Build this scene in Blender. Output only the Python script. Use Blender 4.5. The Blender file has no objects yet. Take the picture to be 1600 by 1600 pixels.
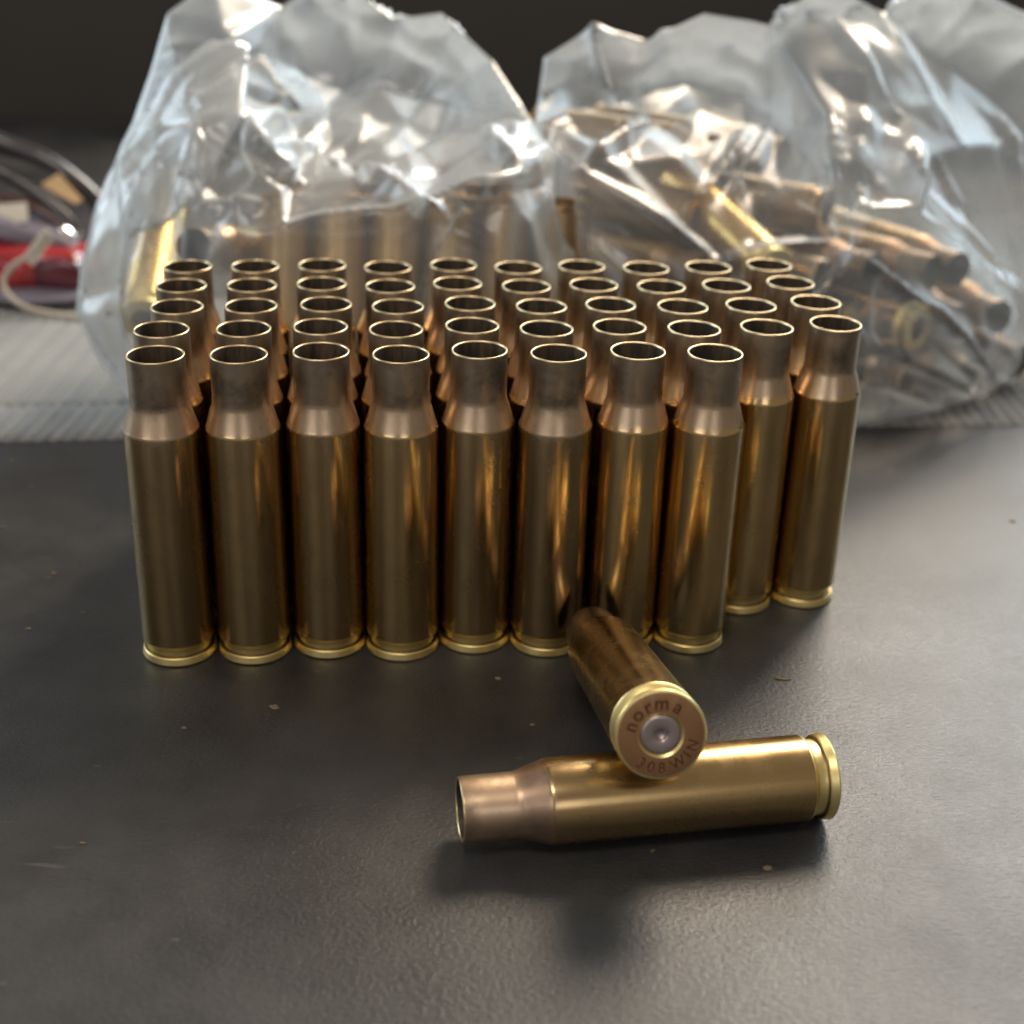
import bpy, bmesh, math, random
from mathutils import Vector, Matrix, noise
from mathutils.geometry import delaunay_2d_cdt

scene = bpy.context.scene
C = scene.collection
MM = 0.001
R = math.radians

# ------------------------------------------------------------------ camera
F_PX, PITCH, CAM_H, ROLL = 2148.71, R(25.6055), 120.257, R(1.8656)      # solved from the 48 case mouths
cp, sp = math.cos(PITCH), math.sin(PITCH)
r0, d0, FWD = Vector((1, 0, 0)), Vector((0, -sp, -cp)), Vector((0, cp, -sp))
RIGHT = r0 * math.cos(ROLL) - d0 * math.sin(ROLL)
DOWN = r0 * math.sin(ROLL) + d0 * math.cos(ROLL)
cam_data = bpy.data.cameras.new('camera')
cam_data.sensor_width = 36
cam_data.lens = F_PX / 1600 * 36
cam_data.clip_start = 0.01
cam_data.clip_end = 50
cam_data.dof.use_dof = True
cam_data.dof.focus_distance = 0.200
cam_data.dof.aperture_fstop = cam_data.lens / 2.8
cam = bpy.data.objects.new('camera', cam_data)
C.objects.link(cam)
UP, BACK = -DOWN, -FWD
cam.matrix_world = Matrix(((RIGHT.x, UP.x, BACK.x, 0), (RIGHT.y, UP.y, BACK.y, 0), (RIGHT.z, UP.z, BACK.z, CAM_H * MM), (0, 0, 0, 1)))
scene.camera = cam


def at(px, py, Y):
    """Point (mm) at world depth Y that the photograph shows at pixel px, py."""
    d = RIGHT * ((px - 800) / F_PX) + DOWN * ((py - 800) / F_PX) + FWD
    return Vector((0, 0, CAM_H)) + d * (Y / d.y)


def ground(px, py, z=0.0):
    d = RIGHT * ((px - 800) / F_PX) + DOWN * ((py - 800) / F_PX) + FWD
    return Vector((0, 0, CAM_H)) + d * ((z - CAM_H) / d.z)


# ------------------------------------------------------------------ world and lamps
world = bpy.data.worlds.new('World')
scene.world = world
world.use_nodes = True
bg = world.node_tree.nodes['Background']
bg.inputs['Color'].default_value = (1.0, 0.88, 0.75, 1)
bg.inputs['Strength'].default_value = 0.21


def area_lamp(name, loc, target, size, power, color, size_y=None):
    l = bpy.data.lights.new(name, 'AREA')
    l.energy = power
    l.color = color
    l.size = size
    if size_y:
        l.shape = 'RECTANGLE'
        l.size_y = size_y
    o = bpy.data.objects.new(name, l)
    C.objects.link(o)
    o.location = loc
    o.rotation_euler = (Vector(target) - Vector(loc)).to_track_quat('-Z', 'Y').to_euler()
    return o


# warm room lamp behind and to the right, above the table
area_lamp('room_lamp', (0.50, 1.28, 1.15), (0, 0.2, 0), 0.48, 24, (1.0, 0.83, 0.64))
# daylight from a window across the room
area_lamp('window_light', (1.1, 2.05, 1.0), (0, 0.25, 0.03), 2.4, 46, (0.66, 0.86, 1.0), 1.3)
# daylight glancing in from the left
area_lamp('side_window_light', (-1.7, 0.9, 0.75), (0, 0.22, 0.03), 1.2, 14, (0.72, 0.88, 1.0), 0.9)
# added overhead fill, standing in for ceiling bounce on the viewer's side
area_lamp('ceiling_bounce_fill', (-0.25, -0.55, 1.6), (0, 0.2, 0), 0.55, 7, (1.0, 0.92, 0.84), 0.35)
# two lamps added for the bright room behind the viewer, reflected in the shoulders
area_lamp('rear_room_fill', (-0.95, -1.30, 0.80), (0, 0.2, 0.04), 0.9, 2.6, (0.95, 0.96, 1.0), 0.5)
area_lamp('rear_room_fill', (0.42, -1.45, 0.80), (0, 0.2, 0.04), 0.55, 1.4, (0.95, 0.96, 1.0), 0.5)

scene.view_settings.view_transform = 'Standard'
scene.view_settings.look = 'None'
scene.view_settings.exposure = 0.12
scene.view_settings.gamma = 1
scene.view_settings.use_curve_mapping = False
scene.cycles.transparent_max_bounces = 20
scene.cycles.max_bounces = 8
scene.cycles.glossy_bounces = 5
scene.cycles.diffuse_bounces = 3
scene.cycles.use_adaptive_sampling = True
scene.cycles.adaptive_threshold = 0.025
scene.cycles.sample_clamp_indirect = 6
scene.cycles.caustics_reflective = True
scene.cycles.caustics_refractive = False
scene.cycles.use_denoising = True


# ------------------------------------------------------------------ node helpers
class NT:
    def __init__(self, name):
        self.m = bpy.data.materials.new(name)
        self.m.use_nodes = True
        self.t = self.m.node_tree
        self.t.nodes.clear()
        self.out = self.t.nodes.new('ShaderNodeOutputMaterial')

    def n(self, typ, ins=None, **props):
        nd = self.t.nodes.new('ShaderNode' + typ)
        for k, v in props.items():
            setattr(nd, k, v)
        for k, v in (ins or {}).items():
            s = nd.inputs[k]
            if isinstance(v, bpy.types.NodeSocket):
                self.t.links.new(v, s)
            else:
                s.default_value = v
        return nd

    def math(self, op, a, b=0.0, clamp=False):
        return self.n('Math', {0: a, 1: b}, operation=op, use_clamp=clamp).outputs[0]

    def mix(self, fac, a, b):
        nd = self.t.nodes.new('ShaderNodeMix')
        nd.data_type = 'RGBA'
        for s, v in ((nd.inputs[0], fac), (nd.inputs[6], a), (nd.inputs[7], b)):
            if isinstance(v, bpy.types.NodeSocket):
                self.t.links.new(v, s)
            else:
                s.default_value = v if isinstance(v, (int, float)) else (*v, 1)
        return nd.outputs[2]

    def ramp(self, fac, lo, hi, a=0.0, b=1.0):
        return self.n('MapRange', {0: fac, 1: lo, 2: hi, 3: a, 4: b}, interpolation_type='SMOOTHSTEP').outputs[0]

    def coords(self, scale=(1, 1, 1), rnd=False):
        tc = self.n('TexCoord').outputs['Object']
        if rnd:
            oi = self.n('ObjectInfo').outputs['Random']
            off = self.n('CombineXYZ', {0: self.math('MULTIPLY', oi, 0.37), 1: self.math('MULTIPLY', oi, 0.91), 2: self.math('MULTIPLY', oi, 0.13)}).outputs[0]
            tc = self.n('VectorMath', {0: tc, 1: off}, operation='ADD').outputs[0]
        return self.n('Mapping', {0: tc, 3: scale}).outputs[0]

    def noise(self, vec, scale, detail=3.0, rough=0.55):
        return self.n('TexNoise', {'Vector': vec, 'Scale': scale, 'Detail': detail, 'Roughness': rough}).outputs[0]

    def done(self, sh):
        self.t.links.new(sh, self.out.inputs[0])
        return self.m


def brass(name, clean, tarnish, amount, rough, blotch=(0.10, 0.05, 0.03), blotch_amt=0.3, streak=0.0):
    """Metal with tarnish that varies from case to case, fine drawn streaks along the axis and small spots."""
    N = NT(name)
    v = N.coords(rnd=True)
    vs = N.coords((1, 1, 0.045), rnd=True)
    rnd = N.n('ObjectInfo').outputs['Random']
    big = N.noise(v, 170, 3)
    fine = N.noise(v, 1500, 4, 0.65)
    drawn = N.noise(vs, 2600, 2)
    spot = N.ramp(N.noise(v, 900, 2), 0.66, 0.74)
    am = N.math('ADD', N.math('MULTIPLY', N.math('SUBTRACT', big, 0.5), 0.9), N.math('ADD', amount, N.math('MULTIPLY', N.math('SUBTRACT', rnd, 0.5), 0.35)), True)
    col = N.mix(am, clean, tarnish)
    col = N.mix(N.math('MULTIPLY', spot, blotch_amt), col, blotch)
    rg = N.math('ADD', rough, N.math('ADD', N.math('MULTIPLY', N.math('SUBTRACT', fine, 0.5), 0.12), N.math('MULTIPLY', am, 0.08)))
    h = N.math('ADD', N.math('MULTIPLY', drawn, 0.7 + streak), N.math('MULTIPLY', fine, 0.22))
    bump = N.n('Bump', {'Strength': 0.16, 'Distance': 0.00006, 'Height': h}).outputs[0]
    b = N.n('BsdfPrincipled', {'Base Color': col, 'Metallic': 1.0, 'Roughness': rg, 'Normal': bump})
    return N.done(b.outputs[0])


M = {}


def fired(name, clean, tarnish, shoulder, neck, rough=0.22, dull=0.0):
    """Drawn brass whose colour runs along the case: brass body, coppery annealed shoulder, grey bronze neck,
    with ragged soft transitions, drawing streaks, smudges and a tone that differs from case to case."""
    N = NT(name)
    tone = N.n('Attribute', attribute_name='tone', attribute_type='OBJECT').outputs['Fac']
    tc = N.n('TexCoord').outputs['Object']
    off = N.n('CombineXYZ', {0: N.math('MULTIPLY', tone, 0.7), 1: N.math('MULTIPLY', tone, 1.3), 2: N.math('MULTIPLY', tone, 0.4)}).outputs[0]
    v = N.n('VectorMath', {0: tc, 1: off}, operation='ADD').outputs[0]
    vs = N.n('Mapping', {0: v, 3: (1, 1, 0.035)}).outputs[0]
    z = N.math('MULTIPLY', N.n('SeparateXYZ', {0: tc}).outputs[2], 1000.0)
    rag = N.noise(v, 420, 3, 0.6)
    zz = N.math('ADD', z, N.math('ADD', N.math('MULTIPLY', N.math('SUBTRACT', rag, 0.5), 2.6), N.math('MULTIPLY', N.math('SUBTRACT', tone, 0.5), 1.4)))
    streak = N.noise(vs, 1100, 3, 0.6)
    hair = N.noise(vs, 6500, 2, 0.6)
    smudge = N.ramp(N.noise(v, 190, 4, 0.6), 0.42, 0.72)
    pit = N.ramp(N.noise(v, 1300, 2, 0.5), 0.70, 0.76)
    am = N.math('ADD', N.math('MULTIPLY', N.math('SUBTRACT', streak, 0.5), 0.55), N.math('ADD', N.math('MULTIPLY', smudge, 0.35), N.math('MULTIPLY', tone, 0.85)), True)
    body = N.mix(am, clean, tarnish)
    body = N.mix(N.math('MULTIPLY', N.ramp(zz, 30.0, 39.5), 0.30), body, tuple(0.5 * (a + b) for a, b in zip(shoulder, tarnish)))
    sh = N.mix(N.math('MULTIPLY', streak, 0.8), tuple(c * 0.72 for c in shoulder), tuple(min(1, c * 1.15) for c in shoulder))
    nk = N.mix(smudge, tuple(min(1, c * 1.15) for c in neck), tuple(c * 0.52 for c in neck))
    col = N.mix(N.ramp(zz, 38.9, 40.6), body, sh)
    col = N.mix(N.ramp(zz, 42.0, 45.2), col, nk)
    col = N.mix(N.math('MULTIPLY', N.ramp(zz, 49.0, 51.4), 0.45), col, tuple(c * 0.6 for c in neck))
    col = N.mix(N.math('MULTIPLY', pit, 0.35), col, (0.10, 0.06, 0.035))
    rg = N.math('ADD', rough + dull, N.math('ADD', N.math('MULTIPLY', smudge, 0.10), N.math('MULTIPLY', N.ramp(zz, 38.9, 40.6), 0.15)))
    h = N.math('ADD', N.math('MULTIPLY', hair, 0.5), N.math('MULTIPLY', streak, 0.5))
    bump = N.n('Bump', {'Strength': 0.10, 'Distance': 0.00008, 'Height': h}).outputs[0]
    b = N.n('BsdfPrincipled', {'Base Color': col, 'Metallic': 1.0, 'Roughness': rg, 'Normal': bump})
    return N.done(b.outputs[0])


M['body'] = fired('fired_brass', (0.74, 0.52, 0.225), (0.43, 0.300, 0.150), (0.60, 0.44, 0.295), (0.41, 0.325, 0.235), 0.19)
M['shoulder'] = M['neck'] = M['body']
M['bright_body'] = fired('fired_brass_golden', (0.68, 0.48, 0.21), (0.44, 0.30, 0.145), (0.45, 0.31, 0.22), (0.60, 0.43, 0.29), 0.23)
M['bright_neck'] = M['bright_body']
M['head'] = brass('brass_turned_rim', (0.98, 0.81, 0.37), (0.88, 0.67, 0.27), 0.35, 0.36, blotch_amt=0.2)
M['groove'] = brass('brass_shaded_groove', (0.40, 0.29, 0.13), (0.20, 0.14, 0.07), 0.5, 0.40)  # darker brass that paints the shade into the groove corner beside the flange
M['lip'] = brass('brass_cut_lip', (0.88, 0.69, 0.40), (0.66, 0.48, 0.27), 0.4, 0.30, blotch_amt=0.3)
M['face'] = brass('brass_stamped_face', (0.52, 0.29, 0.15), (0.42, 0.235, 0.12), 0.5, 0.36, blotch_amt=0.06)
M['stamp'] = brass('brass_grimy_stamping', (0.24, 0.12, 0.06), (0.16, 0.085, 0.045), 0.5, 0.45, blotch_amt=0.0)
M['primer'] = brass('nickel_primer', (0.52, 0.44, 0.42), (0.40, 0.33, 0.31), 0.5, 0.34)


def soot():
    N = NT('sooty_interior')
    v = N.coords((1, 1, 0.2), rnd=True)
    f = N.noise(v, 700, 4)
    col = N.mix(N.ramp(f, 0.35, 0.7), (0.045, 0.036, 0.028), (0.14, 0.095, 0.055))
    return N.done(N.n('BsdfPrincipled', {'Base Color': col, 'Metallic': 0.35, 'Roughness': 0.55}).outputs[0])


M['soot'] = soot()


def table_mat():
    N = NT('dark_table_laminate')
    v = N.coords()
    vx = N.coords((0.30, 1, 1))
    grain = N.noise(vx, 2400, 4, 0.65)
    pebble = N.noise(v, 1350, 3, 0.65)
    broad = N.noise(v, 24, 6, 0.66)
    col = N.mix(N.ramp(broad, 0.3, 0.7), (0.021, 0.022, 0.024), (0.050, 0.048, 0.047))
    speck = N.ramp(N.noise(v, 330, 2, 0.5), 0.735, 0.77)
    keep = N.ramp(N.noise(v, 40, 2), 0.48, 0.6)
    col = N.mix(N.math('MULTIPLY', N.math('MULTIPLY', speck, keep), 0.75), col, (0.22, 0.16, 0.09))
    lint = N.ramp(N.noise(N.coords((0.35, 1, 1)), 780, 2, 0.5), 0.76, 0.79)
    col = N.mix(N.math('MULTIPLY', lint, 0.45), col, (0.20, 0.18, 0.14))
    scuff = N.ramp(N.noise(N.n('Mapping', {0: N.n('TexCoord').outputs['Object'], 2: (0, 0, 0.35), 3: (0.06, 1, 1)}).outputs[0], 900, 3, 0.6), 0.66, 0.74)
    patch = N.ramp(N.noise(v, 28, 3), 0.45, 0.62)
    col = N.mix(N.math('MULTIPLY', N.math('MULTIPLY', scuff, patch), 0.55), col, (0.16, 0.145, 0.125))
    dust = N.ramp(N.noise(v, 2600, 2, 0.5), 0.70, 0.76)
    col = N.mix(N.math('MULTIPLY', dust, 0.30), col, (0.24, 0.21, 0.16))
    rg = N.math('ADD', 0.40, N.math('ADD', N.math('MULTIPLY', N.math('SUBTRACT', broad, 0.5), 0.45), N.math('MULTIPLY', N.math('SUBTRACT', grain, 0.5), 0.2)))
    h = N.math('ADD', N.math('MULTIPLY', grain, 0.7), N.math('MULTIPLY', pebble, 0.8))
    bump = N.n('Bump', {'Strength': 0.7, 'Distance': 0.00019, 'Height': h}).outputs[0]
    return N.done(N.n('BsdfPrincipled', {'Base Color': col, 'Roughness': rg, 'Normal': bump, 'Specular IOR Level': 0.5}).outputs[0])


M['table'] = table_mat()


def cloth_mat():
    N = NT('grey_ribbed_cloth')
    v = N.coords()
    weave = N.noise(N.coords((1, 2.2, 1)), 1500, 2)
    big = N.noise(v, 30, 3)
    col = N.mix(N.ramp(big, 0.3, 0.7), (0.185, 0.185, 0.178), (0.26, 0.255, 0.245))
    col = N.mix(N.math('MULTIPLY', weave, 0.35), col, (0.27, 0.27, 0.26))
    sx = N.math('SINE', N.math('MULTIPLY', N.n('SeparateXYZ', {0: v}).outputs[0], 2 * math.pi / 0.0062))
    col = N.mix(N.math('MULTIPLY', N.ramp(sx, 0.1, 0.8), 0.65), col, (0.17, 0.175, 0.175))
    bump = N.n('Bump', {'Strength': 0.5, 'Distance': 0.0002, 'Height': weave}).outputs[0]
    return N.done(N.n('BsdfPrincipled', {'Base Color': col, 'Roughness': 0.9, 'Normal': bump, 'Sheen Weight': 0.2}).outputs[0])


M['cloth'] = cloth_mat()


def plain(name, col, rough=0.5, var=0.25, scale=120, metallic=0.0, coat=0.0, transmission=0.0):
    N = NT(name)
    f = N.noise(N.coords(rnd=True), scale, 3)
    c = N.mix(f, tuple(x * (1 - var) for x in col), tuple(min(1, x * (1 + var)) for x in col))
    return N.done(N.n('BsdfPrincipled', {'Base Color': c, 'Roughness': rough, 'Metallic': metallic, 'Coat Weight': coat, 'Transmission Weight': transmission}).outputs[0])


M['red'] = plain('glossy_red_plastic', (0.36, 0.022, 0.028), 0.22, 0.4, coat=0.6)
M['maroon'] = plain('dark_red_plastic', (0.12, 0.016, 0.03), 0.25, 0.4, coat=0.5)
M['black'] = plain('black_rubber', (0.035, 0.03, 0.03), 0.30, 0.3, coat=0.4)
M['cord'] = plain('off_white_cord', (0.55, 0.49, 0.40), 0.7)
M['cream'] = plain('cream_card', (0.62, 0.56, 0.47), 0.6)
M['tan'] = plain('tan_card', (0.70, 0.46, 0.22), 0.6)
M['violet'] = plain('grey_violet_plastic', (0.20, 0.18, 0.22), 0.35, 0.3)
M['flake'] = plain('pale_flake', (0.20, 0.155, 0.09), 0.9)


def film_mat(name, haze=0.10, tint=(0.74, 0.78, 0.80), gloss=0.30, bumpd=0.00025):
    """Thin clear polythene: clear transmission, a little milky scatter that thickens at grazing angles, glossy skin."""
    N = NT(name)
    v = N.coords()
    w1 = N.noise(v, 120, 3, 0.55)
    w2 = N.n('TexNoise', {'Vector': v, 'Scale': 55.0, 'Detail': 3.0, 'Roughness': 0.5}).outputs[0]
    ridge = N.math('ABSOLUTE', N.math('SUBTRACT', w2, 0.5))
    h = N.math('ADD', N.math('MULTIPLY', w1, 0.35), N.math('MULTIPLY', ridge, 1.6))
    bump = N.n('Bump', {'Strength': 0.3, 'Distance': bumpd, 'Height': h}).outputs[0]
    facing = N.n('LayerWeight', {'Blend': 0.5}).outputs['Facing']
    cosv = N.math('MAXIMUM', N.math('SUBTRACT', 1.0, facing), 0.12)
    vary = N.ramp(N.noise(v, 22, 3), 0.3, 0.75, 0.6, 1.5)
    hz = N.math('MINIMUM', N.math('DIVIDE', N.math('MULTIPLY', vary, haze), N.math('POWER', cosv, 1.5)), 0.72)
    graze = N.n('LayerWeight', {'Blend': 0.5, 'Normal': bump}).outputs['Facing']      # thin sheet: Schlick reflectance of its two faces
    fr = N.math('ADD', 0.06, N.math('MULTIPLY', N.math('POWER', graze, 3.0), 0.60), True)
    dif = N.n('BsdfDiffuse', {'Color': (*tint, 1), 'Normal': bump}).outputs[0]
    trl = N.n('BsdfTranslucent', {'Color': (*tint, 1)}).outputs[0]
    milky = N.n('MixShader', {0: 0.5, 1: dif, 2: trl}).outputs[0]
    clear = N.n('BsdfTransparent', {'Color': (0.97, 0.965, 0.95, 1)}).outputs[0]
    glossy = N.n('BsdfGlossy', {'Color': (1, 1, 1, 1), 'Roughness': gloss, 'Normal': bump}).outputs[0]
    a = N.n('MixShader', {0: hz, 1: clear, 2: milky}).outputs[0]
    b = N.n('MixShader', {0: fr, 1: a, 2: glossy}).outputs[0]
    return N.done(b)


M['film'] = film_mat('clear_polythene', haze=0.15)
M['film_milky'] = film_mat('milky_polythene', haze=0.30)


# ------------------------------------------------------------------ object helpers
def link(name, mesh, parent=None):
    o = bpy.data.objects.new(name, mesh)
    C.objects.link(o)
    if parent is not None:
        o.parent = parent
    return o


def empty(name, loc=(0, 0, 0)):
    o = bpy.data.objects.new(name, None)
    o.empty_display_size = 0.01
    C.objects.link(o)
    o.location = loc
    return o


def tag(o, label=None, cat=None, group=None, kind=None):
    if label:
        o['label'] = label
    if cat:
        o['category'] = cat
    if group:
        o['group'] = group
    if kind:
        o['kind'] = kind
    return o


def copy_tree(o, parent=None):
    c = o.copy()
    C.objects.link(c)
    c.parent = parent
    for ch in list(o.children):
        copy_tree(ch, c)
    return c


def mesh_from(name, verts, faces, mats, smooth=True, face_mats=None):
    me = bpy.data.meshes.new(name)
    me.from_pydata([Vector(v) * MM for v in verts], [], faces)
    for m in mats:
        me.materials.append(m)
    if smooth:
        me.polygons.foreach_set('use_smooth', [True] * len(me.polygons))
    if face_mats:
        me.polygons.foreach_set('material_index', face_mats)
    me.update()
    return me


def lathe(name, prof, mats, seg=72, mat_of=None, cap_start=False):
    """prof: list of (r, z) in mm; a repeated point makes a sharp edge. Revolved about z."""
    verts, faces, fm = [], [], []
    rings = []
    for (r, z) in prof:
        if r < 1e-6:
            rings.append([len(verts)])
            verts.append((0, 0, z))
        else:
            rings.append(list(range(len(verts), len(verts) + seg)))
            for k in range(seg):
                a = 2 * math.pi * k / seg
                verts.append((r * math.cos(a), r * math.sin(a), z))
    for i in range(len(prof) - 1):
        if prof[i] == prof[i + 1]:
            continue
        A, B = rings[i], rings[i + 1]
        for k in range(seg):
            k2 = (k + 1) % seg
            if len(A) == 1:
                f = (A[0], B[k2], B[k])
            elif len(B) == 1:
                f = (A[k], A[k2], B[0])
            else:
                f = (A[k], A[k2], B[k2], B[k])
            faces.append(f)
            fm.append(mat_of(i) if mat_of else 0)
    return mesh_from(name, verts, faces, mats, True, fm)


# ------------------------------------------------------------------ the cartridge case (mm, base at z = 0, mouth at z = 51.18)
RIM, BASE_R, SH_R, NECK_R, IN_R = 6.0, 5.96, 5.77, 4.36, 3.98
HEAD_PROF = [(2.70, 0.9), (2.70, 0.26), (2.70, 0.26), (3.02, 0.0), (3.02, 0.0), (5.62, 0.0), (5.62, 0.0), (5.82, 0.05), (5.94, 0.18), (RIM, 0.30), (RIM, 0.30), (5.78, 1.26), (5.78, 1.26), (5.66, 1.40), (5.66, 1.40),
             (5.24, 1.44), (5.24, 1.44), (5.20, 1.62), (5.22, 2.70), (5.26, 2.82), (5.26, 2.82), (5.86, 3.36), (5.93, 3.46), (BASE_R, 3.55)]


def body_prof():
    p = [(BASE_R, 3.55), (BASE_R, 3.75)]
    for k in range(1, 9):
        z = 3.75 + (39.2 - 3.75) * k / 8
        p.append((BASE_R - (BASE_R - SH_R) * (z - 3.55) / 36.1, z))
    p += [(SH_R - 0.03, 39.45), (SH_R - 0.10, 39.65)]
    return p


SHOULDER_PROF = [(SH_R - 0.10, 39.65), (SH_R - 0.25, 39.95), (4.78, 42.45), (4.52, 43.10), (4.42, 43.5), (4.375, 43.9)]
NECK_OUT = [(4.375, 43.9), (NECK_R, 44.3), (NECK_R, 47.5), (NECK_R, 50.9), (NECK_R - 0.02, 51.0)]
NECK_IN = [(IN_R + 0.03, 51.0), (IN_R, 50.8), (IN_R, 44.2), (4.1, 43.2), (5.3, 39.4), (5.45, 36.0), (5.4, 8.0), (0.0, 6.5)]
LIP_PROF = [(NECK_R - 0.02, 51.0), (NECK_R - 0.04, 51.10), (NECK_R - 0.10, 51.17), (NECK_R - 0.14, 51.18), (IN_R + 0.14, 51.18), (IN_R + 0.08, 51.15), (IN_R + 0.03, 51.0)]
PRIMER_PROF = [(2.66, 0.85), (2.66, 0.34), (2.60, 0.16), (2.42, 0.06), (2.20, 0.04), (0.98, 0.04), (0.86, 0.07), (0.74, 0.22), (0.55, 0.48), (0.30, 0.60), (0.0, 0.62)]

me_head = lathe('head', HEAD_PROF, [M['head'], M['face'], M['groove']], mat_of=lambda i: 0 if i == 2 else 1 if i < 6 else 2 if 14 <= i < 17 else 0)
me_body = lathe('body', body_prof(), [M['body']])
me_shoulder = lathe('shoulder', SHOULDER_PROF, [M['shoulder']])


def neck_mesh(mat):
    a, b = NECK_OUT, NECK_IN
    prof = a + [a[-1], b[0]] + b
    na = len(a)
    me = lathe('neck', prof, [mat, M['soot']], mat_of=lambda i: 0 if i < na else 1)
    # drop the bridging strip between outer and inner wall: the lip covers it
    bm = bmesh.new()
    bm.from_mesh(me)
    kill = []
    for f in bm.faces:
        rs = [math.hypot(v.co.x, v.co.y) for v in f.verts]
        zs = [v.co.z for v in f.verts]
        if max(zs) - min(zs) < 1e-7 and max(rs) - min(rs) > 0.0002:
            kill.append(f)
    bmesh.ops.delete(bm, geom=kill, context='FACES')
    bm.to_mesh(me)
    bm.free()
    return me


me_neck = neck_mesh(M['neck'])
me_lip = lathe('mouth_rim', LIP_PROF, [M['lip']])
me_primer = lathe('primer', PRIMER_PROF, [M['primer']], seg=48)


def make_case(meshes):
    root = empty('cartridge_case')
    for n, me in meshes:
        link(n, me, root)
    return root


STAND = [('body', me_body), ('head', me_head), ('shoulder', me_shoulder), ('neck', me_neck), ('mouth_rim', me_lip)]

# ------------------------------------------------------------------ setting: table
table_me = bpy.data.meshes.new('table')
bm = bmesh.new()
x0, x1, y0, y1, th = -1.3, 1.3, -0.12, 0.66, 0.03
bmesh.ops.create_cube(bm, size=1.0, matrix=Matrix.Translation(((x0 + x1) / 2, (y0 + y1) / 2, -th / 2)) @ Matrix.Diagonal((x1 - x0, y1 - y0, th, 1)))
bmesh.ops.bevel(bm, geom=bm.edges[:], offset=0.003, segments=2, affect='EDGES')
bm.to_mesh(table_me)
bm.free()
table_me.materials.append(M['table'])
table = link('table', table_me)
tag(table, kind='structure')
panel_me = bpy.data.meshes.new('back_panel')
bm = bmesh.new()
bmesh.ops.create_cube(bm, size=1.0, matrix=Matrix.Translation((0, 0.675, 0.035)) @ Matrix.Diagonal((2.6, 0.02, 0.13, 1)))
bmesh.ops.bevel(bm, geom=bm.edges[:], offset=0.002, segments=2, affect='EDGES')
bm.to_mesh(panel_me)
bm.free()
panel_me.materials.append(plain('dark_brown_panel', (0.045, 0.038, 0.032), 0.6, 0.3, 9))
tag(link('back_wall', panel_me), kind='structure')

# ------------------------------------------------------------------ ribbed grey mat under the bags
random.seed(5)
verts, faces = [], []
RP = 3.1                                        # rib pitch in mm
nx, sub = 116, 6
ys = [0, 0.6, 1.2, 3, 6, 10, 15, 19.0, 19.8, 20.4, 21.2, 24] + [24 + 8 * k for k in range(1, 11)]
cols = nx * sub + 1
for j, yy in enumerate(ys):
    for i in range(cols):
        x = -190 + i * RP / sub
        ph = (i % sub) / sub * 2 * math.pi
        edge = 293.5 + 0.128 * x - 0.00012 * x * x
        y = edge + yy
        wob = 1.2 * noise.noise(Vector((x * 0.02, y * 0.02, 3.1)))
        z = 1.0 + 0.42 * math.cos(ph) + 0.18 * noise.noise(Vector((x * 0.4, y * 0.12, 0))) + 0.5 * max(0, wob)
        if yy < 1.3:
            z *= (0.12, 0.62, 0.9)[j]
            y += 0.22 * math.cos(ph) + 0.35 * noise.noise(Vector((x * 1.3, 7, yy)))
        if 19.5 < yy < 20.6:
            z -= 0.55                              # stitched seam that makes the hem
        xx = x + 0.9 * noise.noise(Vector((x * 0.015, y * 0.03, 9)))
        verts.append((xx, y, max(0.05, z)))
for j in range(len(ys) - 1):
    for i in range(cols - 1):
        a = j * cols + i
        faces.append((a, a + 1, a + cols + 1, a + cols))
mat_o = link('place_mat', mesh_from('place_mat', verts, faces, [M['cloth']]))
tag(mat_o, 'light grey ribbed cloth mat with hemmed front edge under the plastic bags', 'mat')

# ------------------------------------------------------------------ the 48 standing cases
ROWS = {
    'front row': [(-54.04, 194.6), (-41.82, 195.95), (-29.82, 198.55), (-17.66, 198.4), (-5.82, 201.63), (6.35, 201.25), (18.72, 203.56), (30.73, 203.8)],
    'second row from the front': [(-56.02, 206.45), (-43.42, 208.18), (-31.55, 210.43), (-19.48, 210.35), (-7.43, 213.54), (4.58, 213.13), (16.53, 215.37), (28.74, 215.64), (40.88, 217.64), (52.84, 220.83)],
    'middle row': [(-56.36, 218.46), (-44.49, 220.24), (-32.3, 222.43), (-20.26, 222.49), (-8.3, 225.51), (3.81, 225.12), (15.66, 227.35), (28.02, 227.67), (39.99, 229.62), (51.74, 232.78)],
    'fourth row from the front': [(-58.35, 230.55), (-46.45, 232.09), (-34.68, 234.32), (-22.71, 234.25), (-11.07, 237.2), (1.23, 236.85), (13.25, 239.12), (25.33, 239.37), (37.23, 241.36), (49.31, 244.53)],
    'back row': [(-60.04, 242.58), (-48.16, 243.98), (-36.22, 246.23), (-24.21, 246.16), (-12.25, 249.16), (-0.3, 248.75), (11.43, 251.13), (23.49, 251.24), (35.29, 253.32), (47.21, 256.35)],
}
pts = [list(p) for r in ROWS.values() for p in r]
for it in range(200):                            # settle so that no two rims overlap
    moved = 0
    for i in range(len(pts)):
        for j in range(i + 1, len(pts)):
            dx, dy = pts[j][0] - pts[i][0], pts[j][1] - pts[i][1]
            d = math.hypot(dx, dy)
            if d < 12.03:
                s = (12.04 - d) / 2 / d
                pts[i][0] -= dx * s; pts[i][1] -= dy * s
                pts[j][0] += dx * s; pts[j][1] += dy * s
                moved += 1
    if not moved:
        break
ORD = {0: 'leftmost', 1: 'second from the left', 2: 'third from the left', 3: 'fourth from the left', 4: 'fifth from the left', 5: 'sixth from the left', 6: 'seventh from the left', 7: 'eighth from the left', 8: 'ninth from the left'}
random.seed(11)
proto = make_case(STAND)
k = 0
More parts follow.
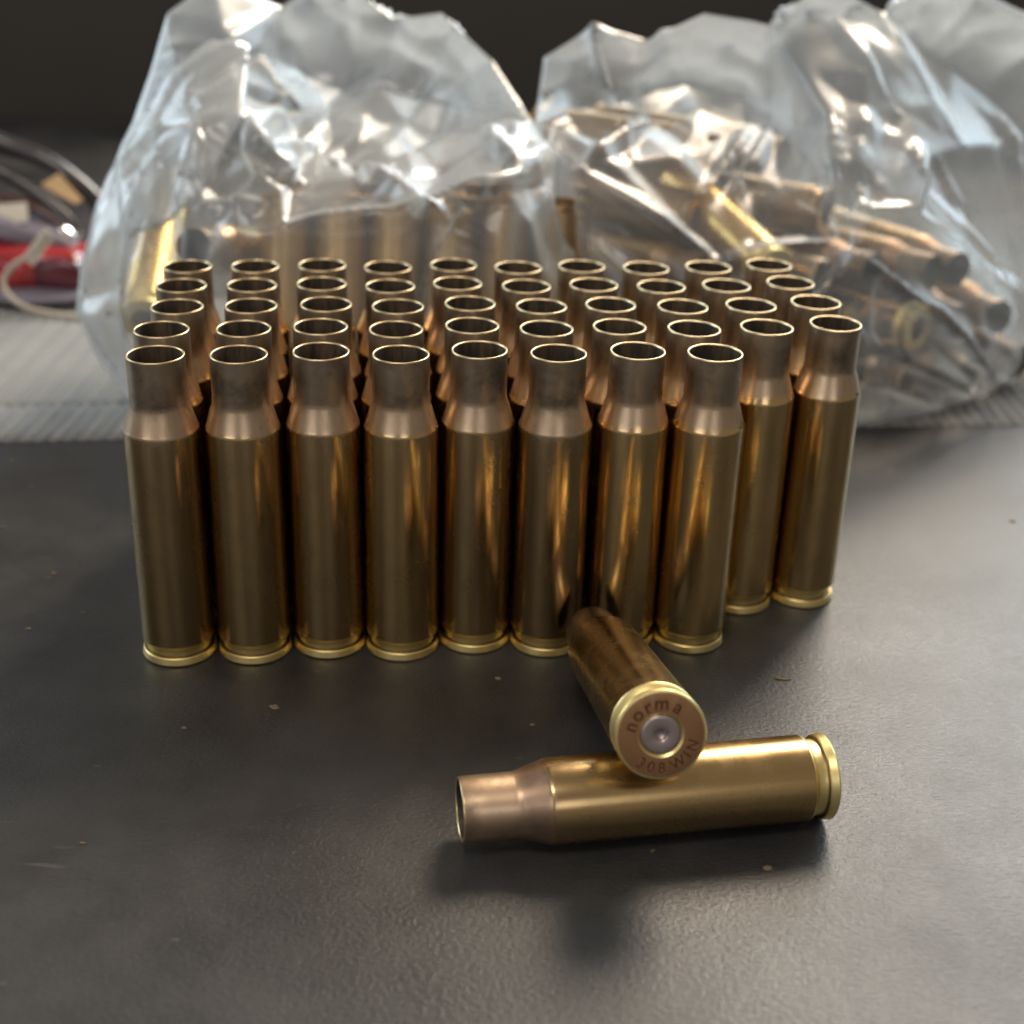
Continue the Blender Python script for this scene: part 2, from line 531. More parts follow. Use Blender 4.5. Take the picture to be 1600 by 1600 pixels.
for row, ps in ROWS.items():
    for i in range(len(ps)):
        o = proto if k == 0 else copy_tree(proto)
        o.location = (pts[k][0] * MM, pts[k][1] * MM, 0.00005)
        o.rotation_euler = (0, 0, random.uniform(0, 6.28))
        e = random.uniform(-0.012, 0.012)
        o.scale = (1 + e, 1 - e, 1)
        which = 'rightmost' if i == len(ps) - 1 else ORD[i]
        tag(o, 'upright empty brass cartridge case, %s in the %s' % (which, row), 'cartridge case', 'empty brass cases standing upright in rows')
        tone = random.random()
        for ch in o.children:
            ch['tone'] = tone
        k += 1

# ------------------------------------------------------------------ the two lying cases
me_bbody = me_body.copy(); me_bbody.materials[0] = M['bright_body']
me_bneck = neck_mesh(M['bright_neck'])
me_bsh = me_shoulder.copy(); me_bsh.materials[0] = M['bright_neck']


def orient(o, base, axis, xdir):
    z = Vector(axis).normalized()
    x = Vector(xdir); x = (x - z * x.dot(z)).normalized()
    y = z.cross(x)
    o.matrix_world = Matrix(((x.x, y.x, z.x, base[0] * MM), (x.y, y.y, z.y, base[1] * MM), (x.z, y.z, z.z, base[2] * MM), (0, 0, 0, 1)))


lying = make_case([('body', me_bbody), ('head', me_head), ('shoulder', me_bsh), ('neck', me_bneck), ('mouth_rim', me_lip), ('primer', me_primer)])
h2, m2 = Vector((44.56, 156.97, 6.05)), Vector((-5.67, 147.15, 5.80))
for ch in lying.children:
    ch['tone'] = 0.62
orient(lying, h2, m2 - h2, (0, 0, 1))
tag(lying, 'golden brass cartridge case lying flat on the table, its mouth to the left', 'cartridge case')

# headstamp cut into the face of the leaning case
h1 = Vector((19.82, 145.2, 20.0))
az, el = R(97.2), R(15.9)
d1 = Vector((math.cos(az) * math.cos(el), math.sin(az) * math.cos(el), -math.sin(el)))
me_shead = me_head.copy()
head_tmp = link('head', me_shead)
letters = bmesh.new()


def stamp(ch, ang, rad, size, out, width=1.0):
    cu = bpy.data.curves.new('t', 'FONT')
    cu.body = ch
    cu.size = size
    cu.align_x = 'CENTER'
    cu.extrude = 0.0
    cu.resolution_u = 4
    cu.offset = 0.03
    to = bpy.data.objects.new('t', cu)
    C.objects.link(to)
    dg = bpy.context.evaluated_depsgraph_get()
    me = bpy.data.meshes.new_from_object(to.evaluated_get(dg))
    bpy.data.objects.remove(to)
    b = bmesh.new()
    b.from_mesh(me)
    a = math.radians(ang)
    # text up points outward (out=1) or to the centre (out=-1), in the viewer's screen directions
    up = Vector((math.cos(a), math.sin(a))) * out
    rt = Vector((up.y, -up.x))
    c0 = Vector((math.cos(a), math.sin(a))) * rad
    hh = size * 0.36
    bmesh.ops.remove_doubles(b, verts=b.verts[:], dist=1e-4)
    ext = bmesh.ops.extrude_face_region(b, geom=b.faces[:])
    new = [g for g in ext['geom'] if isinstance(g, bmesh.types.BMVert)]
    newset = set(new)
    for v in b.verts:
        s = c0 + rt * (v.co.x * width) + up * (v.co.y - hh)
        z = 0.20 if v in newset else -0.2
        v.co = Vector((s.x, -s.y, z)) * MM
    bmesh.ops.recalc_face_normals(b, faces=b.faces[:])
    tmp = bpy.data.meshes.new('t')
    b.to_mesh(tmp)
    b.free()
    letters.from_mesh(tmp)
    bpy.data.meshes.remove(tmp)
    bpy.data.meshes.remove(me)


for ch, a in zip('norma', (163, 139, 116, 90, 58)):
    stamp(ch, a, 4.28, 2.55, 1, 1.0)
for ch, a in zip('308', (235, 253.5, 272)):
    stamp(ch, a, 4.30, 2.15, -1, 0.9)
for ch, a in zip('WIN', (301, 322, 340)):
    stamp(ch, a, 4.30, 2.15, -1, 0.9)
lm = bpy.data.meshes.new('letters')
letters.to_mesh(lm)
letters.free()
me_shead.materials.append(M['stamp'])
for q in (M['head'], M['face'], M['groove'], M['stamp']):
    lm.materials.append(q)
lm.polygons.foreach_set('material_index', [3 if abs(p.normal.z) > 0.7 else 1 for p in lm.polygons])
lo = bpy.data.objects.new('letters', lm)
C.objects.link(lo)
mod = head_tmp.modifiers.new('b', 'BOOLEAN')
mod.operation = 'DIFFERENCE'
mod.solver = 'EXACT'
mod.use_self = True
mod.object = lo
# close the head for the cut
bm = bmesh.new()
bm.from_mesh(me_shead)
bmesh.ops.remove_doubles(bm, verts=bm.verts[:], dist=1e-7)
bmesh.ops.holes_fill(bm, edges=[e for e in bm.edges if e.is_boundary], sides=0)
bmesh.ops.recalc_face_normals(bm, faces=bm.faces[:])
bm.to_mesh(me_shead)
bm.free()
dg = bpy.context.evaluated_depsgraph_get()
me_cut = bpy.data.meshes.new_from_object(head_tmp.evaluated_get(dg))
me_cut.name = 'head'
bpy.data.objects.remove(lo)
bpy.data.objects.remove(head_tmp)
me_cut.polygons.foreach_set('use_smooth', [abs(p.normal.z) < 0.995 for p in me_cut.polygons])
me_cut.set_sharp_from_angle(angle=R(28))

leaning = make_case([('body', me_bbody), ('head', me_cut), ('shoulder', me_shoulder), ('neck', me_neck), ('mouth_rim', me_lip), ('primer', me_primer)])
for ch in leaning.children:
    ch['tone'] = 0.7
    if ch.name.startswith('head'):
        ch['label'] = 'copper brown stamped base reading norma 308 WIN'
    if ch.name.startswith('primer'):
        ch['label'] = 'silvery struck primer with a small dent'
orient(leaning, h1, d1, RIGHT)
tag(leaning, 'brass cartridge case leaning on the lying one, stamped base towards the viewer', 'cartridge case')

# ------------------------------------------------------------------ cases inside the bags: one mesh each, seen only through the film
full_prof = HEAD_PROF[4:] + body_prof()[1:] + SHOULDER_PROF[1:] + NECK_OUT[1:] + LIP_PROF[1:] + NECK_IN[1:]
nb = len(HEAD_PROF[4:]); nbody = nb + len(body_prof()) - 1; nsh = nbody + len(SHOULDER_PROF) - 1; nn = nsh + len(NECK_OUT) - 1; nl = nn + len(LIP_PROF) - 1


def fm_of(i):
    return 0 if i < nb - 1 else 1 if i < nbody - 1 else 2 if i < nsh - 1 else 3 if i < nn - 1 else 4 if i < nl - 1 else 5


M['bag_body'] = fired('fired_brass_bagged', (0.84, 0.58, 0.22), (0.62, 0.40, 0.16), (0.66, 0.44, 0.29), (0.50, 0.38, 0.27), 0.26)
me_full = lathe('cartridge_case', full_prof, [M['head'], M['bag_body'], M['shoulder'], M['neck'], M['lip'], M['soot']], seg=40, mat_of=fm_of)


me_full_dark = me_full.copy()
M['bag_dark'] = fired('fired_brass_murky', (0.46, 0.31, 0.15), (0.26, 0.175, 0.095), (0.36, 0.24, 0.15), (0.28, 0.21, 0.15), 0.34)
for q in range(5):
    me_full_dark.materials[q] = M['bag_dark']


def bag_case(base, axis, label, group):
    o = link('cartridge_case', me_full)
    orient(o, base, axis, (0.3, 0.2, 1) if abs(Vector(axis).normalized().z) < 0.9 else (1, 0, 0))
    o['tone'] = random.random()
    tag(o, label, 'cartridge case', group)
    return o


random.seed(3)
GL = 'brass cases inside the left bag'
LL = 'brass cartridge case standing in the block inside the left plastic bag'
for rI, yy in enumerate((309.0, 322.5)):
    for i in range(6):
        x = -53 + i * 12.35 + (rI % 2) * 1.5 + random.uniform(-0.1, 0.1)
        o = bag_case((x, yy + 0.06 * (x + 30) + random.uniform(-0.3, 0.3), 49.5), (0, -0.38, -0.92), LL, GL)
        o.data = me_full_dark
mo = at(303, 386, 289)
axm = Vector((-0.22, -0.93, 0.28)).normalized()
bag_case(mo - axm * 51, axm, 'brass case tilted with its dark open mouth showing inside the left bag', GL)
bag_case(at(226, 500, 297), (-0.06, 0.90, 0.43), 'golden brass case leaning back at the left end inside the left bag', GL)

GR = 'brass cases inside the right bag'
LR = 'brass cartridge case lying in the pile inside the right plastic bag'
# loose layers, each lying across the one below
LAYERS = [(7.8, 6, -52, 24, 325, 13.6, 2.8, 6), (20.1, 5, 130, 24, 326, 13.8, 2.8, 8), (32.4, 5, -46, 24, 330, 14.2, 3.0, 10), (44.7, 3, 140, 22, 338, 15.0, 3.2, 10), (57.0, 2, -34, 24, 346, 16.0, 3.2, 8)]
for z, cnt, deg, cx, cy, dx, dy, jit in LAYERS:
    for i in range(cnt):
        a = R(deg + random.uniform(-jit, jit))
        ax = Vector((math.cos(a), math.sin(a), random.uniform(-0.02, 0.05)))
        c = Vector((cx + i * dx, cy + i * dy, z - 0.05 * i))
        o = bag_case(c - ax * 25, ax, LR, GR)
        if random.random() < 0.7:
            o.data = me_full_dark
for c, deg in (((103, 349, 7.8), -70), ((116, 356, 7.8), -66), ((95, 347, 20.1), -62), ((108, 353, 20.1), -66), ((92, 349, 32.4), -58)):
    ax = Vector((math.cos(R(deg)), math.sin(R(deg)), 0.0))
    o = bag_case(Vector(c) - ax * 25, ax, LR, GR)
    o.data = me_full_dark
p_head, p_mouth = at(1205, 425, 306), at(1066, 292, 336)
bag_case(p_head, p_mouth - p_head, 'golden brass case lying uppermost inside the right bag, its mouth pointing up left', GR)


# ------------------------------------------------------------------ plastic bags
def ridged(p, s, seed):
    q = Vector((p.x * s, p.y * s, p.z * s + seed))
    return 1.0 - 2.2 * abs(noise.noise(q))


def film_mesh(name, outline, inner, creases, mat, depth=46, amp=1.0, seed=0.0, step=1.5, folds=(), fold_dir=90, nrand=50):
    """Front sheet triangulated over its fold lines, back sheet behind it, joined along the outline."""
    P = outline + inner
    n = len(outline)
    idx = {(p[0], p[1]): i for i, p in enumerate(P)}
    edges = [(i, (i + 1) % n) for i in range(n)]
    for c in creases:
        for a, b in zip(c[:-1], c[1:]):
            edges.append((idx[a], idx[b]))
    v2, e2, f2, ov, oe, of = delaunay_2d_cdt([Vector((p[0], p[1])) for p in P], edges, [], 1, 1e-3)
    b = bmesh.new()
    bv = []
    for i, q in enumerate(v2):
        src = ov[i][0] if ov[i] else None
        Y = P[src][2] if src is not None else 300
        w = at(q.x, q.y, Y)
        w.z = max(w.z, 1.6)
        bv.append(b.verts.new(w))
    for f in f2:
        b.faces.new([bv[i] for i in f])
    bmesh.ops.triangulate(b, faces=b.faces[:])
    for it in range(5):
        long = [e for e in b.edges if e.calc_length() > step * 1.5]
        if not long:
            break
        bmesh.ops.subdivide_edges(b, edges=long, cuts=1, use_grid_fill=True)
        bmesh.ops.triangulate(b, faces=[f for f in b.faces if len(f.verts) > 3])
    inner_v = [v for v in b.verts if not v.is_boundary]
    for it in range(1):
        bmesh.ops.smooth_vert(b, verts=inner_v, factor=0.5, use_axis_x=True, use_axis_y=True, use_axis_z=True)
    b.normal_update()
    # folds: sharp-crested tents along straight lines, some placed, the rest scattered about the main fold direction
    tents = []
    for (ax_, ay_, bx_, by_, wd, am) in folds:
        def Yat(x, y):
            return min(P, key=lambda q: (q[0] - x) ** 2 + (q[1] - y) ** 2)[2]
        pa, pb = at(ax_, ay_, Yat(ax_, ay_)), at(bx_, by_, Yat(bx_, by_))
        ua, wa, ub, wb = pa.x, pa.z + 0.55 * (pa.y - 300), pb.x, pb.z + 0.55 * (pb.y - 300)
        L = math.hypot(ub - ua, wb - wa)
        tents.append(((ua + ub) / 2, (wa + wb) / 2, (ub - ua) / L, (wb - wa) / L, L * 0.62, wd * 0.85, am * 1.45))
    rg = random.Random(int(seed * 10))
    co = [v.co for v in inner_v]
    for q in range(nrand):
        c = rg.choice(co)
        a = R(fold_dir + rg.gauss(0, 28))
        tents.append((c.x, c.z + 0.55 * (c.y - 300), math.cos(a), math.sin(a), rg.uniform(12, 42), rg.uniform(2.2, 7.0), rg.choice((1, 1, -1)) * rg.uniform(0.7, 2.2)))
    bound = [v.co.copy() for v in b.verts if v.is_boundary]
    dist = {v: min((v.co - q).length for q in bound[::2]) for v in b.verts}
    b.verts.ensure_lookup_table()
    front = {}
    # back sheet
    nv = list(b.verts)
    nf = [tuple(v.index for v in f.verts) for f in b.faces]
    b.verts.index_update()
    nf = [tuple(v.index for v in f.verts) for f in b.faces]
    co_f, co_b = [], []
    for v in nv:
        p = v.co.copy()
        t = min(1.0, dist[v] / 9.0)
        d = amp * (0.25 * ridged(p, 0.045, seed) + 0.08 * ridged(p, 0.12, seed + 5))
        u, w = p.x, p.z + 0.55 * (p.y - 300)
        for (cu, cw, dx, dy, hl, wd, am) in tents:
            ru, rw = u - cu, w - cw
            l = ru * dx + rw * dy
            if abs(l) > hl:
                continue
            sd = abs(ru * dy - rw * dx)
            tp = 1 - (l / hl) ** 2
            if sd < wd * tp:
                d += am * tp * (1 - sd / (wd * tp))
        nrm = v.normal if v.normal.y < 0 else -v.normal
        q = p + nrm * d * (0.35 + 0.65 * t)
        q.z = max(q.z, 1.55)
        co_f.append(q)
        back = depth * (1 - math.exp(-dist[v] / 16.0))
        qb = p + Vector((0, back, 0))
        qb += Vector((0, 1, 0.3)) * amp * 1.6 * ridged(qb, 0.06, seed + 20) * t
        qb.z = max(qb.z, 1.5)
        co_b.append(qb)
    isb = [v.is_boundary for v in nv]
    b.free()
    verts = list(co_f)
    bi = []
    for i, q in enumerate(co_b):
        if isb[i]:
            bi.append(i)
        else:
            bi.append(len(verts))
            verts.append(q)
    faces = list(nf) + [(bi[a], bi[c], bi[bb]) for (a, bb, c) in nf]
    return mesh_from(name, verts, faces, [mat])


# left bag: wrapped tightly round a block of standing cases, a loose milky wing on its left, gathered towards the top
L_out = [(262, 712, 279), (215, 640, 288), (160, 570, 296), (120, 490, 302), (126, 420, 306), (150, 320, 312), (178, 250, 316), (208, 190, 320), (236, 110, 326), (262, 20, 330),
         (330, -30, 340), (440, 10, 350), (520, -50, 354), (610, 30, 354), (690, 20, 352), (770, 95, 346), (832, 190, 330), (868, 255, 322), (886, 320, 312), (894, 400, 302), (898, 480, 294), (900, 600, 286), (896, 690, 283), (600, 706, 281), (420, 712, 279)]
L_in = [(330, 690, 278), (300, 560, 283), (270, 470, 288), (250, 380, 296), (232, 440, 290), (205, 520, 294), (170, 440, 302), (190, 340, 304), (230, 300, 302), (262, 250, 306), (300, 200, 300), (290, 130, 318),
        (320, 330, 286), (362, 372, 281), (378, 340, 287), (322, 300, 294), (345, 235, 306), (395, 275, 296), (410, 210, 298), (440, 290, 292), (430, 150, 340), (470, 220, 326), (455, 285, 300), (385, 180, 306), (365, 120, 322),
        (445, 362, 282), (520, 350, 282), (600, 341, 282), (668, 336, 281), (545, 280, 299), (560, 262, 312), (610, 250, 317), (585, 310, 290), (640, 300, 294), (680, 290, 302), (720, 306, 288), (760, 292, 290), (790, 282, 294), (790, 232, 310), (828, 262, 304), (850, 300, 306),
        (500, 180, 344), (560, 180, 338), (640, 200, 340), (720, 210, 334), (600, 130, 350), (700, 150, 346),
        (700, 350, 286), (770, 390, 283), (830, 350, 290), (850, 430, 290), (780, 500, 282), (640, 500, 280), (500, 500, 280), (400, 480, 280), (360, 560, 278), (560, 620, 279), (760, 620, 281)]
L_cr = [[(320, 330), (362, 372), (445, 362), (520, 350), (600, 341), (668, 336), (720, 306), (760, 292), (790, 282), (828, 262)],
        [(322, 300), (395, 275), (455, 285)], [(320, 330), (378, 340), (440, 290)], [(410, 210), (455, 285)], [(385, 180), (395, 275)], [(300, 200), (322, 300), (320, 330)], [(262, 250), (250, 380), (270, 470)], [(190, 340), (205, 520)],
        [(545, 280), (610, 250), (668, 336)], [(560, 262), (640, 300), (668, 336)], [(668, 336), (700, 350), (770, 390)], [(828, 262), (850, 300), (850, 430)], [(300, 560), (232, 440)]]
L_folds = [(450, 350, 668, 336, 5, 2.2), (668, 336, 800, 280, 5, 2.4), (800, 280, 850, 235, 5, 2.2), (668, 336, 560, 270, 5, 2.2), (668, 336, 770, 390, 5, 2.0), (395, 190, 408, 290, 3.5, 2.2), (408, 272, 475, 288, 3.5, 1.8), (380, 190, 355, 270, 3.5, 1.8),
           (445, 190, 452, 285, 4, 2.0), (320, 325, 410, 318, 4, 2.2), (362, 374, 372, 330, 3.5, 1.8), (275, 215, 230, 330, 4, 2.0), (303, 190, 290, 335, 4, 2.4), (250, 300, 235, 430, 4, 1.8), (560, 200, 480, 250, 5, -1.8), (700, 180, 620, 230, 6, -2.0), (760, 200, 800, 270, 4, 2.0), (830, 260, 870, 400, 4, 1.8)]
bagL = empty('plastic_bag', (-0.03, 0.30, 0.0015))
filmL = link('film', film_mesh('film', L_out, L_in, L_cr, M['film'], depth=50, amp=0.9, seed=1.7, folds=L_folds, fold_dir=72, nrand=34))
filmL.parent = bagL
filmL.matrix_parent_inverse = Matrix.Translation((0.03, -0.30, -0.0015))
W_out = [(262, 690, 277), (215, 625, 284), (165, 560, 292), (128, 490, 298), (134, 420, 302), (158, 325, 308), (186, 255, 312), (216, 195, 316), (262, 110, 322), (330, 60, 326), (390, 70, 326), (380, 180, 303), (318, 300, 291), (262, 352, 294), (205, 368, 298), (186, 440, 296), (196, 520, 291), (232, 600, 284)]
W_in = [(165, 440, 299), (200, 335, 301), (230, 300, 298), (262, 250, 303), (300, 200, 298), (290, 130, 316), (320, 130, 312), (240, 190, 311), (176, 500, 294)]
W_cr = [[(262, 250), (262, 352)], [(200, 335), (165, 440), (176, 500)], [(230, 300), (205, 368)], [(320, 130), (300, 200), (262, 250)], [(290, 130), (240, 190), (200, 335)]]
foldL = link('film_fold', film_mesh('film_fold', W_out, W_in, W_cr, M['film_milky'], depth=5, amp=0.6, seed=4.1, fold_dir=68, nrand=26))
foldL.parent = bagL
foldL.matrix_parent_inverse = Matrix.Translation((0.03, -0.30, -0.0015))
tag(bagL, 'crumpled clear plastic bag full of brass cases behind the left of the rows', 'plastic bag')

R_out = [(860, 700, 296), (850, 560, 302), (856, 440, 308), (862, 330, 316), (850, 262, 326), (836, 190, 336), (850, 90, 340), (930, 40, 340), (1010, 62, 338), (1100, 20, 340), (1200, 38, 344), (1290, -30, 346), (1380, 20, 350), (1480, -40, 354), (1580, 10, 358), (1700, 60, 362), (1740, 240, 362), (1745, 380, 360), (1700, 500, 356),
         (1640, 560, 350), (1588, 592, 338), (1545, 625, 326), (1500, 640, 318), (1440, 656, 309), (1340, 674, 301), (1200, 700, 294), (1000, 706, 291)]
R_in = [(908, 272, 306), (900, 360, 304), (900, 480, 299), (1000, 335, 302), (1060, 374, 298), (1118, 412, 294), (1180, 402, 295), (1250, 390, 297), (1312, 382, 298), (1300, 190, 318), (1308, 280, 306), (1316, 350, 301), (1342, 348, 296), (1372, 335, 298), (1348, 290, 306), (1345, 240, 310), (1400, 288, 304), (1425, 330, 300), (1440, 250, 312),
        (1470, 385, 304), (1520, 440, 310), (1585, 490, 318), (1400, 420, 296), (1440, 500, 300), (1500, 570, 310), (1545, 598, 316), (1340, 400, 291), (1385, 470, 293), (1450, 545, 299), (1520, 605, 309), (1330, 520, 288), (1370, 575, 293), (1460, 615, 302), (1420, 630, 300), (1350, 640, 295),
        (1250, 480, 288), (1150, 500, 290), (1050, 480, 293), (960, 440, 297), (1000, 600, 291), (1200, 600, 289), (1110, 330, 306), (1170, 320, 310), (1230, 310, 308), (1140, 230, 330), (1060, 240, 318), (990, 250, 314), (960, 220, 322), (1200, 200, 340), (1100, 170, 344), (1020, 190, 336),
        (1520, 330, 320), (1560, 400, 322), (1620, 330, 334), (1500, 230, 322), (1600, 220, 342), (1540, 150, 348), (1420, 160, 328), (1660, 420, 342), (1620, 490, 334)]
R_cr = [[(908, 272), (1000, 335), (1060, 374), (1118, 412), (1180, 402), (1250, 390), (1312, 382), (1340, 400)], [(1300, 190), (1308, 280), (1316, 350), (1312, 382)], [(1345, 240), (1348, 290), (1342, 348), (1316, 350)], [(1342, 348), (1372, 335), (1425, 330), (1470, 385), (1520, 440), (1585, 490)], [(1348, 290), (1400, 288), (1425, 330)],
        [(1340, 400), (1385, 470), (1450, 545), (1520, 605)], [(1400, 420), (1440, 500), (1500, 570), (1545, 598)], [(1330, 520), (1370, 575), (1460, 615)], [(1140, 230), (1110, 330)], [(1060, 240), (1110, 330)], [(1372, 335), (1400, 420)]]
R_folds = [(905, 268, 1118, 412, 4, 2.8), (1118, 412, 1312, 382, 4.5, 2.4), (1010, 195, 910, 262, 4, 2.2), (1180, 195, 1105, 300, 3.5, 2.0), (1205, 205, 1150, 310, 3.5, 2.0), (1300, 190, 1314, 385, 4, 2.6), (1345, 215, 1350, 345, 3.5, 2.2), (1318, 352, 1425, 330, 4, 2.2), (1425, 330, 1590, 490, 4.5, 3.0),
           (1335, 398, 1550, 600, 4.5, 2.8), (1395, 415, 1530, 590, 3.5, 2.0), (1330, 520, 1500, 622, 4, 2.2), (1340, 590, 1480, 642, 4, 2.0), (1425, 330, 1445, 215, 4, 2.0), (1370, 440, 1400, 580, 4, -2.0), (1480, 330, 1600, 430, 5, -2.0), (1550, 200, 1600, 330, 5, 2.2), (1450, 470, 1570, 590, 4, 2.0)]
bagR = empty('plastic_bag', (0.08, 0.33, 0.0015))
filmR = link('film', film_mesh('film', R_out, R_in, R_cr, M['film'], depth=56, amp=0.9, seed=8.3, folds=R_folds, fold_dir=128, nrand=48))
filmR.parent = bagR
filmR.matrix_parent_inverse = Matrix.Translation((-0.08, -0.33, -0.0015))
tag(bagR, 'crumpled clear plastic bag with loose brass cases at the right', 'plastic bag')


# ------------------------------------------------------------------ blurred things at the far left
def tube(name, pts, rad, mat, parent=None, seg=10, steps=10, flat=1.0):
    P = [Vector(p) for p in pts]
    path = []
    for i in range(len(P) - 1):
        p0, p1, p2, p3 = P[max(i - 1, 0)], P[i], P[i + 1], P[min(i + 2, len(P) - 1)]
        for s in range(steps):
            t = s / steps
            path.append(0.5 * ((2 * p1) + (p2 - p0) * t + (2 * p0 - 5 * p1 + 4 * p2 - p3) * t * t + (3 * p1 - p0 - 3 * p2 + p3) * t ** 3))
    path.append(P[-1])
    verts, faces = [], []
    for i, c in enumerate(path):
        tg = (path[min(i + 1, len(path) - 1)] - path[max(i - 1, 0)]).normalized()
        s = tg.cross(Vector((0, 0, 1)))
        s = s.normalized() if s.length > 1e-4 else Vector((1, 0, 0))
        u = s.cross(tg)
        for k in range(seg):
            a = 2 * math.pi * k / seg
            verts.append(c + s * math.cos(a) * rad + u * math.sin(a) * rad * flat)
    for i in range(len(path) - 1):
        for k in range(seg):
            a, bq = i * seg + k, i * seg + (k + 1) % seg
            faces.append((a, bq, bq + seg, a + seg))
    faces.append(tuple(range(seg))[::-1])
    faces.append(tuple(range(len(verts) - seg, len(verts))))
    return link(name, mesh_from(name, verts, faces, [mat]), parent)


def pebble(name, c, rad, mat, parent=None, seed=0, rot=0.0):
    """Soft uneven lump: a rounded block with noise, radii per axis in mm."""
    b = bmesh.new()
    bmesh.ops.create_cube(b, size=2.0)
    bmesh.ops.subdivide_edges(b, edges=b.edges[:], cuts=7, use_grid_fill=True)
    cr, sr = math.cos(rot), math.sin(rot)
    for v in b.verts:
        p = v.co
        q = p.normalized() * 1.25
        p = p.lerp(q, 0.62)
        p = p * (1 + 0.10 * noise.noise(p * 1.7 + Vector((seed, 0, 0))))
        x, y, z = p.x * rad[0], p.y * rad[1], p.z * rad[2]
        v.co = Vector((c[0] + x * cr - z * sr, c[1] + y, c[2] + x * sr + z * cr)) * MM
    me = bpy.data.meshes.new(name)
    b.to_mesh(me)
    b.free()
    me.materials.append(mat)
    me.polygons.foreach_set('use_smooth', [True] * len(me.polygons))
    return link(name, me, parent)


pouch = empty('red_pouch')
pebble('body', (-141, 388, 9), (17, 12, 6.2), M['red'], pouch, 1)
pebble('panel', (-130, 378, 9.5), (7, 4, 4), M['maroon'], pouch, 2)
pebble('panel', (-148, 376.5, 6), (5, 3, 3.2), M['red'], pouch, 4)
pebble('base', (-138, 384, 3.8), (19, 14, 2.0), M['violet'], pouch, 3)
pebble('cover', (-143, 394, 17.5), (15, 9, 3.0), M['violet'], pouch, 6, -0.25)
tag(pouch, 'low glossy red and dark red pouch at the far left edge', 'pouch')

cable = tube('black_cable', [at(-90, 180, 408), at(0, 222, 408), at(70, 250, 406), at(120, 285, 404), at(165, 330, 402), at(190, 375, 400), at(215, 420, 398)], 2.7, M['black'])
tag(cable, 'thick dark cable arching behind the red pouch towards the left bag', 'cable')
cable = tube('black_cable', [at(-90, 225, 402), at(-10, 262, 402), at(40, 290, 400), at(80, 320, 398), at(110, 350, 396), at(130, 385, 394)], 2.3, M['black'])
tag(cable, 'thinner dark cable curving low over the red pouch', 'cable')
cord = tube('white_cord', [at(75, 360, 372), at(50, 395, 371), at(20, 415, 370), at(5, 440, 368), at(14, 462, 366), at(40, 480, 364), at(80, 490, 363), at(125, 496, 362), at(170, 500, 362)], 0.75, M['cord'])
tag(cord, 'thin off-white cord looping in front of the red pouch', 'cord')


def card(name, corners, mat, th=0.6):
    n = (corners[1] - corners[0]).cross(corners[3] - corners[0]).normalized() * th
    v = [c for c in corners] + [c + n for c in corners]
    f = [(0, 1, 2, 3), (7, 6, 5, 4)] + [(i, i + 4, (i + 1) % 4 + 4, (i + 1) % 4) for i in range(4)]
    return link(name, mesh_from(name, v, f, [mat], smooth=False))


M['brown'] = plain('brown_strap_leather', (0.13, 0.065, 0.05), 0.35, 0.3, coat=0.3)
strap = tube('brown_strap', [at(-90, 205, 414), at(-10, 232, 414), at(50, 246, 412), at(105, 268, 410), at(150, 305, 408), at(185, 350, 406)], 2.6, M['brown'], flat=0.6)
tag(strap, 'flat reddish brown strap running under the thick dark cable', 'strap')
strap = tube('brown_strap', [at(-60, 300, 400), at(0, 308, 400), at(50, 320, 398), at(95, 345, 396), at(128, 372, 394)], 2.4, M['brown'], flat=0.6)
tag(strap, 'flat reddish brown strap lying on top of the red pouch', 'strap')
M['chrome'] = plain('polished_metal', (0.85, 0.80, 0.74), 0.12, 0.1, metallic=1.0)
clasp = pebble('metal_clasp', (0, 0, 0), (2.0, 1.6, 1.3), M['chrome'], None, 9, -0.7)
clasp.location = at(106, 364, 374) * MM
tag(clasp, 'small shiny metal clasp beside the red pouch', 'clasp')
t = card('paper_tag', [at(36, 402, 371), at(52, 416, 371), at(84, 372, 373), at(64, 360, 373)], M['cream'])
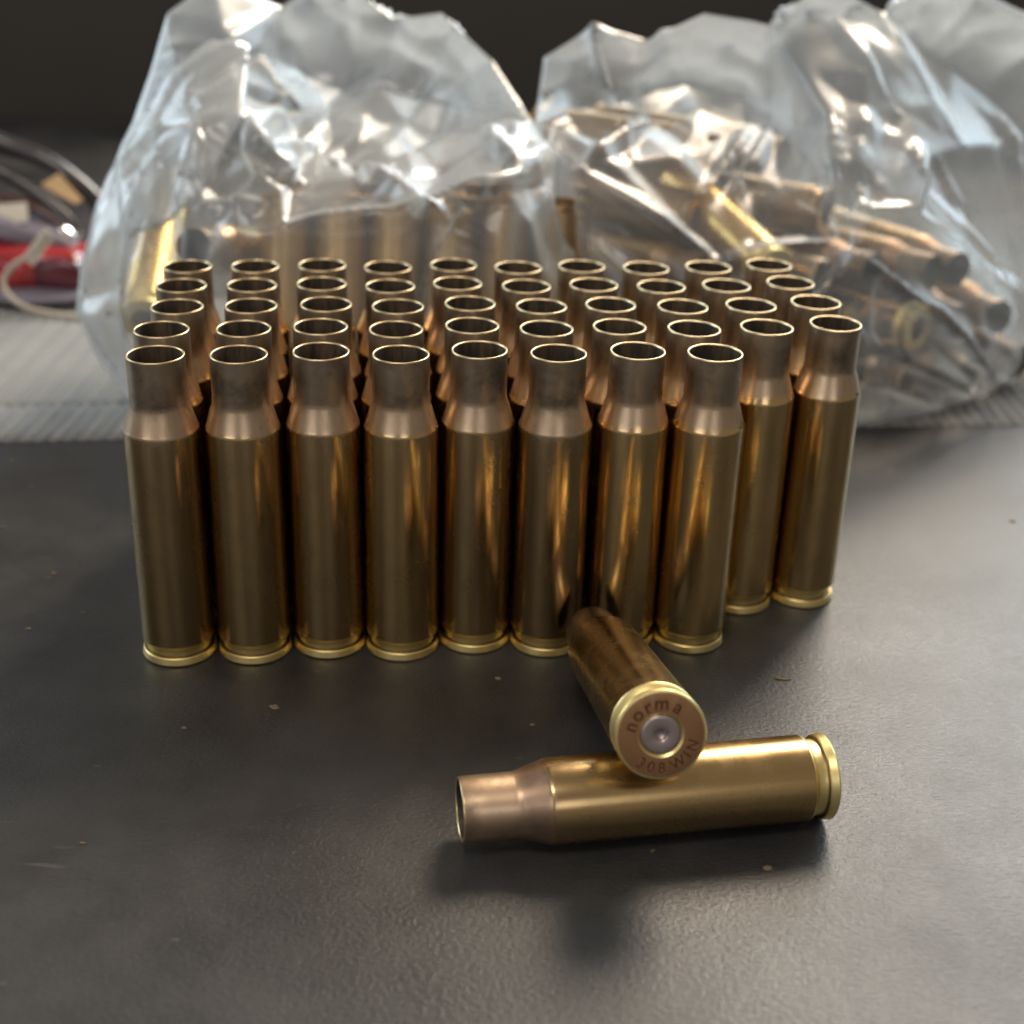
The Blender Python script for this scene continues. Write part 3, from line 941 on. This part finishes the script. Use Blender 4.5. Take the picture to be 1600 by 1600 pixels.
tag(t, 'small cream paper tag on the cord over the red pouch', 'tag')
t = card('card_piece', [at(64, 288, 396), at(92, 270, 398), at(130, 312, 392), at(118, 318, 391)], M['tan'])
tag(t, 'bright tan card piece beneath the dark cables', 'card')
t = card('card_piece', [at(-20, 355, 388), at(45, 348, 388), at(42, 318, 394), at(-20, 322, 394)], M['cream'])
tag(t, 'pale cream card lying on the red pouch at the left edge', 'card')

# ------------------------------------------------------------------ crumbs and flakes on the table
random.seed(21)
FL = [(1222, 1061, 1.7, 0.6), (130, 1318, 1.4, 0.5), (85, 896, 0.8, 0.4), (45, 983, 1.0, 0.4), (50, 760, 1.1, 0.6), (20, 720, 1.0, 0.6), (1582, 815, 0.9, 0.6), (428, 1105, 1.2, 0.7), (288, 1138, 1.1, 0.6), (778, 1061, 0.9, 0.5), (1200, 1357, 1.0, 0.7), (6, 825, 1.0, 0.6), (130, 958, 0.9, 0.3), (832, 1133, 0.8, 0.6)]
for px, py, a, bq in FL:
    q = random.uniform(0.4, 0.85) if (px, py) != (1222, 1061) else 0.9
    a, bq = a * q, bq * q
    g = ground(px, py)
    n = 9
    ang0 = random.uniform(-0.3, 0.3)
    vs = []
    for kz in (0, 1):
        for i in range(n):
            t = 2 * math.pi * i / n
            rr = random.uniform(0.7, 1.15) * (0.8 if kz else 1)
            x, y = math.cos(t) * a * rr, math.sin(t) * bq * rr
            vs.append((g.x + x * math.cos(ang0) - y * math.sin(ang0), g.y + x * math.sin(ang0) + y * math.cos(ang0), 0.02 + kz * random.uniform(0.12, 0.3)))
    fs = [tuple(range(n))[::-1], tuple(range(n, 2 * n))] + [(i, (i + 1) % n, (i + 1) % n + n, i + n) for i in range(n)]
    o = link('crumb', mesh_from('crumb', vs, fs, [M['flake']], smooth=False))
    if (px, py) == (1222, 1061):
        tag(o, 'largest pale crumb on the table, behind the lying case at the right', 'crumb', 'crumbs on the table')
    else:
        tag(o, 'tiny pale crumb scattered on the dark table', 'crumb', 'crumbs on the table')
